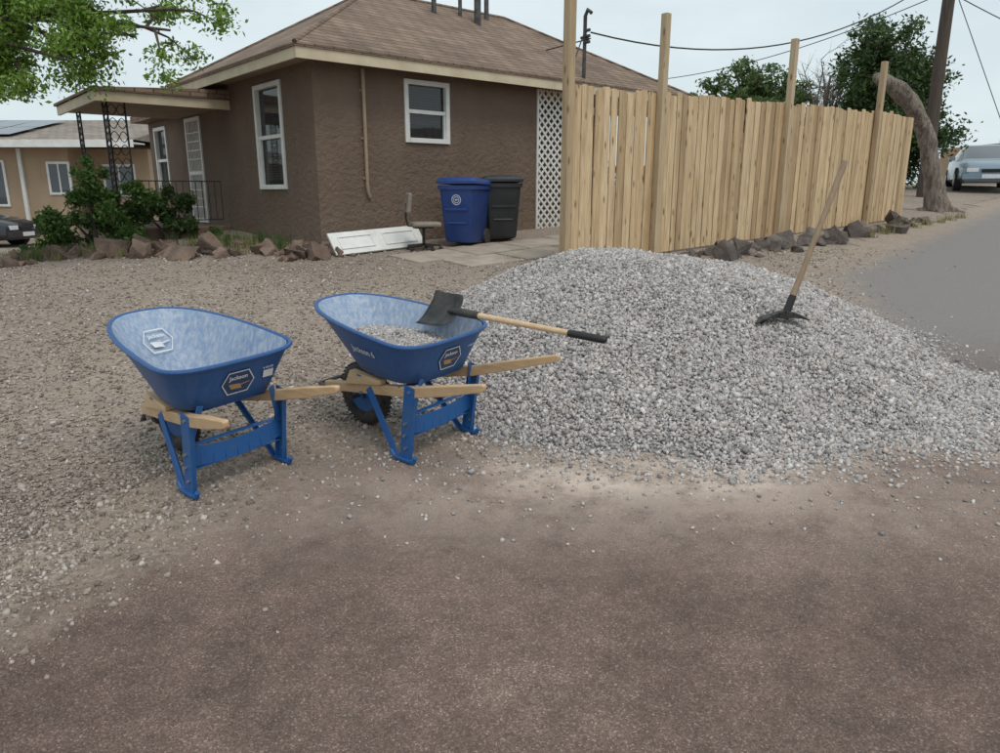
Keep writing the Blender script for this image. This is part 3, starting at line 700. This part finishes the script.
# ------------------------------------------------------------ cars
def car(name,loc,yaw,paint):
    C=empty(name,loc,yaw)
    S=[(-2.28,.32,.55,.60,.62,.60),(-2.2,.22,.62,.68,.80,.70),(-1.7,.2,.74,.83,.87,.74),(-1.0,.2,.86,.92,.89,.74),(-.85,.2,.88,.95,.89,.70),(-.15,.2,.91,1.38,.90,.60),(.25,.2,.92,1.43,.90,.61),(.95,.2,.94,1.38,.90,.60),(1.6,.2,.95,1.0,.89,.66),(2.15,.24,.92,.96,.84,.70),(2.3,.34,.66,.70,.74,.66)]
    vs=[];fs=[];ms=[]
    for (x,zb,zl,zt,hw,rw) in S:
        half=[(hw*.85,zb),(hw,zb+.12),(hw*1.0,(zb+zl)/2+.03),(hw*.96,zl),(rw,zt-.015),(rw*.82,zt+.02)]
        ring=[(y,z) for y,z in half]+[(-y,z) for y,z in half[::-1]]
        vs+=[(x,y,z) for y,z in ring]
    n=12
    for i in range(len(S)-1):
        for j in range(n):
            j2=(j+1)%n; fs.append((i*n+j,(i+1)*n+j,(i+1)*n+j2,i*n+j2))
            glass=(4<=i<=7 and j in (3,7)) or (i in (4,7) and j in (4,5,6))
            ms.append(1 if glass else 0)
    fs.append(tuple(range(n))[::-1]); ms.append(0); fs.append(tuple((len(S)-1)*n+j for j in range(n))); ms.append(0)
    w=MB(); w.add(vs,fs); w.m=ms
    o=w.build('body',[paint,mat_glass('car_glass',(.03,.04,.05),1)],C,smooth=True,angle=35)
    w=MB()
    for x in (-1.4,1.4):
        for s in (-1,1):
            w.tube([(x,s*.70,.32),(x,s*.905,.32)],[.36,.36],20,2); w.tube([(x,s*.72,.32),(x,s*.912,.32)],.32,20,0); w.tube([(x,s*.8,.32),(x,s*.922,.32)],[.2,.19],14,1)
    w.build('wheels',[m_tire,m_bolt,m_dark],C,smooth=True)
    w=MB(); w.box((-2.33,-.78,.3),(-2.2,.78,.46),0); w.box((-2.31,-.28,.5),(-2.24,.28,.6),1); w.box((-2.345,-.26,.32),(-2.334,.26,.44),2)
    for s in (-1,1): w.box((-2.29,s*.52-.16,.52),(-2.16,s*.52+.16,.64),2); w.box((-.75,s*.98-.09,.92),(-.6,s*.98+.09,1.04),0)
    w.build('trim',[paint,m_dark,m_swhite],C,bevel=.015)
    return C
m_cars=simple('car_paint_silver_blue',(.20,.27,.33),(.18,.25,.31),rough=.3,metal=.3,ns=1,coat=.5)
m_card=simple('car_paint_dark',(.03,.032,.04),rough=.25,metal=.4,ns=1,coat=.6)
car('parked_car',(16.25,25.3,g(16.2,25.3)),math.radians(64),m_cars)
car('parked_car',(-16.7,22.5,g(-16.7,22.5)),math.radians(178),m_card)

# ------------------------------------------------------------ bins, panel, chair
def bin_(name,x,y,yaw,mat,logo):
    z=g(x,y); B=empty(name,(x,y,z),yaw); w=MB()
    secs=[(.06,.225,.26),(.10,.24,.28),(.88,.295,.345),(.88,.32,.37),(.94,.32,.37)]
    vs=[];n=4*5
    def ringp(hw,hd,r=.05):
        out=[]
        for (cx,cy,a0) in ((hw-r,hd-r,0),(-hw+r,hd-r,90),(-hw+r,-hd+r,180),(hw-r,-hd+r,270)):
            for k in range(5):
                a=math.radians(a0+k*22.5); out.append((cx+r*math.cos(a),cy+r*math.sin(a)))
        return out
    for zz,hw,hd in secs: vs+=[(a,b,zz) for a,b in ringp(hw,hd)]
    fs=[(i*n+j,i*n+(j+1)%n,(i+1)*n+(j+1)%n,(i+1)*n+j) for i in range(4) for j in range(n)]+[tuple(range(n))[::-1]]
    w.add(vs,fs); w.build('body',mat,B,smooth=True)
    w=MB(); vs=[]
    for zz,sx in ((.945,1.0),(.985,1.0),(1.03,.9),(1.05,.6)): vs+=[(a*sx,(b-.0)*sx,zz+.02*(b<0)) for a,b in ringp(.335,.39)]
    w.add(vs,[(i*n+j,i*n+(j+1)%n,(i+1)*n+(j+1)%n,(i+1)*n+j) for i in range(3) for j in range(n)]+[tuple(3*n+j for j in range(n)),tuple(range(n))[::-1]])
    w.tube([(-.25,.40,.98),(-.25,.45,1.0),(.25,.45,1.0),(.25,.40,.98)],.016,6)
    w.build('lid',mat,B,smooth=True)
    w=MB(); w.tube([(-.28,.27,.13),(-.22,.27,.13)],.13,16); w.tube([(.22,.27,.13),(.28,.27,.13)],.13,16); w.tube([(-.22,.27,.13),(.22,.27,.13)],.012,6); w.build('wheels',m_tire,B,smooth=True)
    w=MB(); w.box((-.2,-.345,.56),(.2,-.318,.60)); w.tube([(-.16,-.30,.36),(.16,-.30,.36)],.02,8); w.build('ribs',mat,B)
    if logo:
        w=MB()
        fy=lambda z_:-(.28+.065*(z_-.10)/.78)-.003
        for r0,r1 in ((.068,.08),(.04,.05)):
            for k in range(24):
                a=k*math.pi/12;b=(k+1)*math.pi/12
                P_=[(r0*math.cos(a),r0*math.sin(a)),(r1*math.cos(a),r1*math.sin(a)),(r1*math.cos(b),r1*math.sin(b)),(r0*math.cos(b),r0*math.sin(b))]
                w.add([(p,fy(.72+q),.72+q) for p,q in P_],[(0,1,2,3)])
        w.box((-.02,fy(.72)-.001,.71),(.02,fy(.72)+.001,.73)); w.build('logo',m_swhite,B)
bin_('recycling_bin',-.56,11.95,math.radians(-22),m_binb,True)
bin_('trash_bin',.0,12.5,math.radians(10),m_bink,False)

D=empty('door_panel'); 
a=Vector((*hl(-.12,-.68),0)); b=Vector((*hl(1.5,-.62),0)); a.z=g(a.x,a.y)+.01; b.z=g(b.x,b.y)+.01
X=(b-a).normalized(); Lp=(b-a).length; back=Vector((-.644,.765,0)); Yv=(Vector((0,0,1))*.8+back*.6); Yv=(Yv-X*Yv.dot(X)).normalized(); Z=X.cross(Yv)
M_=Matrix(((X.x,Yv.x,Z.x,a.x),(X.y,Yv.y,Z.y,a.y),(X.z,Yv.z,Z.z,a.z),(0,0,0,1)))
w=MB(); w.box((0,0,0),(Lp,.38,.035),0,M_)
for i in range(2):
    xa=.12+i*(Lp/2-.03); xb=xa+Lp/2-.22
    w.box((xa,.08,.036),(xb,.1,.05),0,M_);w.box((xa,.28,.036),(xb,.30,.05),0,M_);w.box((xa,.1,.036),(xa+.02,.28,.05),0,M_);w.box((xb-.02,.1,.036),(xb,.28,.05),0,M_)
w.build('panel',m_white,D,bevel=.004)
w=MB(); w.box((.1,.1,-.14),(.2,.2,-.002),0,M_); w.box((Lp-.3,.1,-.14),(Lp-.2,.2,-.002),0,M_); w.build('blocks',m_post,D)

cx,cy=-1.18,11.35; cz=g(cx,cy)
Cc=empty('desk_chair',(cx,cy,cz),.3); w=MB()
for k in range(5):
    t=k*2*math.pi/5; w.beam((0,0,.1),(.27*math.cos(t),.27*math.sin(t),.07),.04,.03); w.tube([(.27*math.cos(t),.27*math.sin(t)-.02,.03),(.27*math.cos(t),.27*math.sin(t)+.02,.03)],.03,8)
w.tube([(0,0,.08),(0,0,.36)],.025,8); w.box((-.15,-.1,.34),(.15,.1,.36)); w.tube([(-.1,0,.37),(-.24,0,.38),(-.27,0,.5),(-.26,0,.72)],.017,6); w.build('frame',m_iron,Cc)
m_cush=simple('chair_cushion',(.30,.26,.22),(.20,.17,.15),rough=.9)
w=MB(); w.cbox((.03,0,.40),(.44,.40,.07)); w.cbox((-.23,0,.72),(.06,.36,.30),0,0,Matrix.Rotation(.12,4,'Y')); o=w.build('cushions',m_cush,Cc,bevel=.028)

# ------------------------------------------------------------ wheelbarrows
def ring(wl,N=72,inset=0):
    xr=.36+.09*wl; xf=-.22-.30*wl; hr=.235+.105*wl; hf=.18+.125*wl
    zr_=.425+.235*wl; zf_=.405+.345*wl
    xr-=inset;xf+=inset;hr-=inset;hf-=inset; cx=xr-.19; pts=[]
    for i in range(N):
        t=2*math.pi*i/N; c=math.cos(t);s=math.sin(t)
        nx=3.4 if c>0 else 2.7
        X=cx+(xr-cx if c>0 else cx-xf)*math.copysign(abs(c)**(2/nx),c)
        u=(X-xf)/(xr-xf); hw=hf+(hr-hf)*min(1,u*1.25); Y=hw*math.copysign(abs(s)**(2/nx),s)
        pts.append((X,Y,zf_+(zr_-zf_)*u))
    return pts
def wheelbarrow(x,y,yaw,loaded,XE,slope,XS):
    r=Vector((math.cos(yaw),math.sin(yaw),.07*math.sin(yaw))).normalized(); Z=Vector((0,-.07,1)).normalized(); Y=Z.cross(r)
    Mx=Matrix(((r.x,Y.x,Z.x,x),(r.y,Y.y,Z.y,y),(r.z,Y.z,Z.z,g(x,y)+.004),(0,0,0,1)))
    W=empty('wheelbarrow',mat=Mx); N=72
    levels=[(0,.05),(0,.012),(.06,.0),(.3,0),(.6,0),(.9,0),(1,0)]
    w=MB(); vs=[]
    for (l,ins) in levels: vs+=[(a,b,c+(0.0 if (l>0) else (.0 if ins>.02 else .006))) for a,b,c in ring(l,N,ins)]
    k=len(levels)
    w.add(vs,[(i*N+j,i*N+(j+1)%N,(i+1)*N+(j+1)%N,(i+1)*N+j) for i in range(k-1) for j in range(N)]+[tuple(range(N))[::-1]],0)
    vs=[]
    for (l,ins) in levels: vs+=[(a,b,c+.006) for a,b,c in ring(l,N,ins+.006)]
    w.add(vs,[(i*N+j,(i+1)*N+j,(i+1)*N+(j+1)%N,i*N+(j+1)%N) for i in range(k-1) for j in range(N)]+[tuple(range(N))],1)
    w.build('tray',[m_out,m_in],W,smooth=True,angle=50)
    w=MB(); w.tube([(a,b,c+.002) for a,b,c in ring(1,N,-.006)],.012,8,closed=True); w.build('tray_rim',m_out,W,smooth=True)
    hz=lambda x_:.25+.2*(x_+.42)+max(0,x_-.40)*slope; hyy=lambda x_:.11+.20*(x_+.5)/(.915+.5)
    for s in (-1,1):
        w=MB()
        xsn=[XS,.38,.60,XE-.10,XE-.03,XE-.008,XE]; ws=[.042,.044,.044,.038,.036,.030,.016]; hs=[.056,.058,.056,.043,.040,.034,.018]
        w.bar([(q,s*hyy(q),hz(q)) for q in xsn],ws,hs)
        w.build('handle',m_handle,W,bevel=.006)
    w=MB()
    for s in (-1,1):
        w.add([(-.25,s*.16-.02,.312),(-.25,s*.16+.02,.312),(-.2,s*.16-.02,.402),(-.2,s*.16+.02,.402),(.1,s*.205-.02,.386),(.1,s*.205+.02,.386),(.1,s*.205-.02,.41),(.1,s*.205+.02,.41)],[(0,1,3,2),(4,6,7,5),(0,2,6,4),(1,5,7,3),(2,3,7,6),(0,4,5,1)])
    w.build('wedges',m_handle,W)
    w=MB(); bolts=MB()
    for s in (-1,1):
        yf=s*.262; hx=.36; 
        w.beam((hx,s*(hyy(hx)+.027),hz(hx)+.035),(.305,yf,.012),.006,.075,up=(1,0,0))
        for dx in (-.036,.036): w.beam((hx+dx,s*(hyy(hx)+.018),hz(hx)-.02),(.305+dx*.85,yf-s*.010,.02),.024,.005,up=(1,0,0))
        w.beam((-.02,s*(hyy(-.02)+.026),hz(-.02)+.01),(.245,yf,.018),.006,.045,up=(1,0,0))
        w.beam((-.02,s*(hyy(-.02)+.016),hz(-.02)+.0),(.245,yf-s*.01,.016),.022,.005,up=(1,0,0))
        w.tube([(.20,yf,.05),(.225,yf,.02),(.26,yf,.012),(.33,yf,.012),(.37,yf,.02),(.385,yf,.05)],.013,8)
        w.cbox((.29,yf,.022),(.13,.035,.012))
        for (bx_,bz) in ((hx,hz(hx)+.005),(-.02,hz(-.02)),(.315,.16),(.325,.23),(.32,.09)):
            yy=s*(hyy(hx)+.03) if bz>.3 else s*.268
            bolts.tube([(bx_,yy-s*.01,bz),(bx_,yy+s*.008,bz)],.009,8)
    pts=[(.325,t,.215-.03*math.cos(t*math.pi/.52)) for t in np.linspace(-.255,.255,9)]
    for i in range(8): w.beam(pts[i],pts[i+1],.006,.10)
    w.beam((.31,-.25,.262),(.31,.25,.262),.03,.006); w.beam((.31,-.25,.14),(.31,.25,.14),.03,.006)
    for s in (-1,1): w.beam((.33,s*.25,.25),(.385,s*.19,.47),.03,.006,up=(1,0,0))
    w.beam((-.1,-.2,.395),(-.1,.2,.395),.04,.006); w.beam((.28,-.24,.412),(.28,.24,.412),.05,.006)
    w.build('legs',m_blue,W,bevel=.0015); bolts.build('bolts',m_bolt,W)
    w=MB(); c=Vector((-.28,0,.198)); n1=28
    w.tube([c+Vector((.148*math.cos(t),0,.148*math.sin(t))) for t in np.linspace(0,2*math.pi,n1,endpoint=False)],.048,12,0,closed=True)
    for k in range(40):
        t=k*2*math.pi/40; p=c+Vector((.194*math.cos(t),0,.194*math.sin(t))); w.beam(p+Vector((0,-.03,0)),p+Vector((0,.03,0)),.012,.006,0,up=(math.cos(t),0,math.sin(t)))
    w.tube([c+Vector((0,-.028,0)),c+Vector((0,.028,0))],.115,24,1); w.tube([c+Vector((0,-.12,0)),c+Vector((0,.12,0))],.012,8,2); w.tube([c+Vector((0,-.05,0)),c+Vector((0,.05,0))],.03,12,1)
    for s in (-1,1):
        w.beam(c+Vector((0,s*.12,0)),(-.28,s*hyy(-.28),hz(-.28)-.02),.012,.05,2,up=(1,0,0))
    w.build('wheel',[m_tire,m_blue,m_steel],W,smooth=True)
    xx=XS+.01; w=MB(); w.tube([(xx,-.125,.235),(xx-.10,-.10,.22),(xx-.12,0,.215),(xx-.10,.10,.22),(xx,.125,.235)] if XS<-.45 else [(xx,-.13,.25),(-.47,-.11,.16),(-.495,0,.15),(-.47,.11,.16),(xx,.13,.25)],.011,8); w.build('nose_guard',m_steel,W,smooth=True)
    def frame(p,U,Vv,off):
        Nn=U.cross(Vv).normalized(); p=p+Nn*off
        return Matrix(((U.x,Vv.x,Nn.x,p.x),(U.y,Vv.y,Nn.y,p.y),(U.z,Vv.z,Nn.z,p.z),(0,0,0,1)))
    def hexs(Mf,wd,ht,fill,text,tsize):
        hexp=lambda a,b:[(-a,0),(-a*.62,b),(a*.62,b),(a,0),(a*.62,-b),(-a*.62,-b)]
        w=MB()
        if fill: w.add([Mf@Vector((p,q,0)) for p,q in hexp(wd/2,ht/2)],[(0,5,4,3,2,1)],0)
        A=hexp(wd/2*.97,ht/2*.95);B=hexp(wd/2*.91,ht/2*.86)
        w.add([Mf@Vector((p,q,.0012)) for p,q in A+B],[(i,6+i,6+(i+1)%6,(i+1)%6) for i in range(6)],1)
        w.add([Mf@Vector((p*wd,q*ht,.0013)) for p,q in ((-.28,-.02),(.05,-.06),(.12,-.28),(-.2,-.25))],[(0,1,2,3)],2 if fill else 1)
        w.add([Mf@Vector((p*wd,q*ht,.0014)) for p,q in ((.05,-.1),(.34,-.04),(.34,-.08),(.06,-.15))],[(0,1,2,3)],2 if fill else 1)
        w.build('sticker',[m_stick,m_swhite,m_sor],W)
        label(Mf,text,tsize,(0,ht*.14),.0016)
    def label(Mf,text,size,pos,off):
        cu=bpy.data.curves.new('label_text','FONT'); cu.body=text; cu.size=size; cu.align_x='CENTER'; cu.offset=.0006; cu.materials.append(m_swhite)
        o=bpy.data.objects.new('label_text',cu); COL.objects.link(o); o.parent=W; o.matrix_local=Mf@Matrix.Translation((pos[0],pos[1],off))
    pb=Vector((.36,0,.425)); pt=Vector((.45,0,.66)); Vv=(pt-pb).normalized(); U=Vector((0,1,0))
    Mr=frame(pb.lerp(pt,.52),U,Vv,.004)
    hexs(Mr,.18,.135,True,'Jackson',.032)
    if not loaded: 
        w=MB(); w.box((.135,-.012,.0005),(.19,.03,.0012),0,Mr); w.build('size_sticker',m_swhite,W)
    label(Mr,'6 CU FT',.016,(.16,.04),.001)
    if loaded:
        R0=ring(.3,72); R1=ring(.9,72)
        pick=lambda R,xx:Vector(R[min(range(72),key=lambda i:abs(R[i][0]-xx)+(10 if R[i][1]>0 else 0))])
        a0=pick(R0,.06); a1=pick(R1,.06); U=(pick(R0,.2)-pick(R0,-.06)).normalized()
        Vv=(a1-a0); Vv=(Vv-U*Vv.dot(U)).normalized()
        Ms=frame(a0.lerp(a1,.42),U,Vv,.010); label(Ms,'Jackson 6',.055,(0,0),0)
    else:
        pb=Vector((-.22,0,.411)); pt=Vector((-.52,0,.756)); Vv=(pt-pb).normalized(); U=Vector((0,1,0))
        Mi=frame(pb.lerp(pt,.55)+Vector((.008,0,.006)),U,Vv,.012); hexs(Mi,.17,.15,False,'Jackson',.03)
    if loaded:
        w=MB(); rg=ring(.50,N,.008); vs=[(a,b,c) for a,b,c in rg]
        for f_,dz in ((.75,.02),(.45,.035),(.15,.045)): vs+=[(.05+(a-.05)*f_,b*f_,c+dz) for a,b,c in rg]
        w.add(vs,[(i*N+j,i*N+(j+1)%N,(i+1)*N+(j+1)%N,(i+1)*N+j) for i in range(3) for j in range(N)]+[tuple(3*N+j for j in range(N))])
        w.build('gravel_load',m_gbase,W)
        n_=3800; a=rng.uniform(0,2*math.pi,n_); q=np.sqrt(rng.uniform(0,1,n_)); R=np.array(rg); idx=(a/(2*math.pi)*N).astype(int)%N
        px=.05+(R[idx,0]-.05)*q*.98; py=R[idx,1]*q*.98; pzv=R[idx,2]+.045*(1-q)+rng.uniform(-.002,.012,n_)
        stones('gravel_load_stones',np.stack([px,py,pzv],1),rng.uniform(.006,.012,n_),m_gravel,parent=W)
    return W,Mx
yaw=math.radians(-39.7)
wheelbarrow(-1.575,3.66,yaw,False,.80,.06,-.36)
wheelbarrow(-.59,4.05,yaw+.03,True,.905,.10,-.50)

# ------------------------------------------------------------ shovel
SH=empty('shovel')
neck=Vector((-.22,3.975,.955)); end=Vector((.50,3.34,.925))
d=(end-neck).normalized(); side=d.cross(Vector((0,0,1))).normalized(); up=side.cross(d)
w=MB(); w.tube([neck-d*.02,neck+d*.3,neck.lerp(end,.78)],[.018,.0165,.0155],12,0); w.build('handle',m_handle,SH,smooth=True)
w=MB(); w.tube([neck.lerp(end,.775),neck.lerp(end,.79),end-d*.01,end],[.018,.0195,.0195,.012],12); w.build('grip',m_grip,SH,smooth=True)
rot=Matrix.Rotation(math.radians(48),3,d)
cand=[rot@up, rot.inverted()@up]; nb=min(cand,key=lambda v:v.y); sb=nb.cross(d).normalized()
w=MB(); vs=[];nu,nv=11,11; dn=(d*1.0+nb*.10).normalized()
for i in range(nv):
    t=i/(nv-1)
    for j in range(nu):
        s=(j/(nu-1)-.5)*2; hwid=.105+.012*t
        if t<.12: hwid*=.80+.2*(t/.12)
        p=neck-dn*(.02+.27*t)+sb*s*hwid+nb*(.022*abs(s)**3 - .012*math.sin(t*math.pi))
        vs.append(p)
fs=[(i*nu+j,i*nu+j+1,(i+1)*nu+j+1,(i+1)*nu+j) for i in range(nv-1) for j in range(nu-1)]
w.add(vs,fs); w.tube([neck+d*.14,neck,neck-dn*.10],[.020,.021,.010],10)
o=w.build('blade',m_blade,SH,smooth=True); md=o.modifiers.new('s','SOLIDIFY'); md.thickness=.003

# ------------------------------------------------------------ mattock standing in the pile
MT=empty('grub_hoe'); bx,by=1.94,4.88; bz=g(bx,by)+float(P(bx,by)[0])
b0=Vector((bx,by,bz+.045)); b1=Vector((2.27,4.95,1.80)); d=(b1-b0).normalized()
w=MB(); w.tube([b0,b0+d*.1,b0.lerp(b1,.3),b0.lerp(b1,.5),b0.lerp(b1,.97),b1],[.026,.024,.019,.018,.021,.016],12); w.build('handle',m_hoeh,MT,smooth=True)
w=MB(); w.tube([b0+d*.0,b0+d*.17],[.030,.024],12); w.build('collar',m_grip,MT,smooth=True)
w=MB(); hd=Vector((1,-.1,0)).normalized()
pts=[(-.19,-.03),(-.15,.0),(-.09,.02),(-.04,.03),(.0,.035),(.05,.03),(.10,.022),(.16,.0)]
ws=[.12,.115,.09,.06,.055,.06,.08,.09]; ts=[.008,.012,.020,.04,.055,.04,.022,.010]
for i in range(len(pts)-1):
    p=b0+hd*pts[i][0]+Vector((0,0,pts[i][1])); q=b0+hd*pts[i+1][0]+Vector((0,0,pts[i+1][1]))
    w.beam(p,q,ws[i],ts[i],0,ws[i+1],ts[i+1])
w.build('head',m_blade,MT,bevel=.004)

# ------------------------------------------------------------ camera, light, world
cam=bpy.data.cameras.new('cam'); co=bpy.data.objects.new('camera',cam); COL.objects.link(co)
cam.sensor_width=36; cam.lens=26; cam.clip_end=2000; cam.clip_start=.05
co.location=(0,0,1.6); co.rotation_euler=(math.radians(90-14.3),0,0); sc.camera=co
el,az=math.radians(60),math.radians(150)
sd=Vector((math.sin(az)*math.cos(el),math.cos(az)*math.cos(el),math.sin(el)))
sun=bpy.data.lights.new('sun','SUN'); sun.energy=1.3; sun.angle=math.radians(26); sun.color=(1,.94,.86)
so_=bpy.data.objects.new('sun',sun); COL.objects.link(so_); so_.rotation_euler=(-sd).to_track_quat('-Z','Y').to_euler(); so_.location=(0,0,30)
W=bpy.data.worlds.new('World'); sc.world=W; W.use_nodes=True; nt=W.node_tree; bg=nt.nodes['Background']
sky=nd(nt,'ShaderNodeTexSky',sky_type='NISHITA'); sky.sun_disc=False; sky.sun_elevation=el; sky.sun_rotation=az; sky.dust_density=3
tc=nd(nt,'ShaderNodeTexCoord'); mp=nd(nt,'ShaderNodeMapping'); mp.inputs['Scale'].default_value=(1,1,3); lk(nt,tc.outputs['Generated'],mp.inputs[0])
cl=ramp(nt,noise(nt,mp.outputs[0],2.2,5,.55),[(.3,(5.9,7.0,7.4)),(.7,(7.7,8.5,8.7))])
c=mix(nt,.88,sky.outputs[0],cl); lk(nt,c,bg.inputs['Color']); bg.inputs['Strength'].default_value=.113
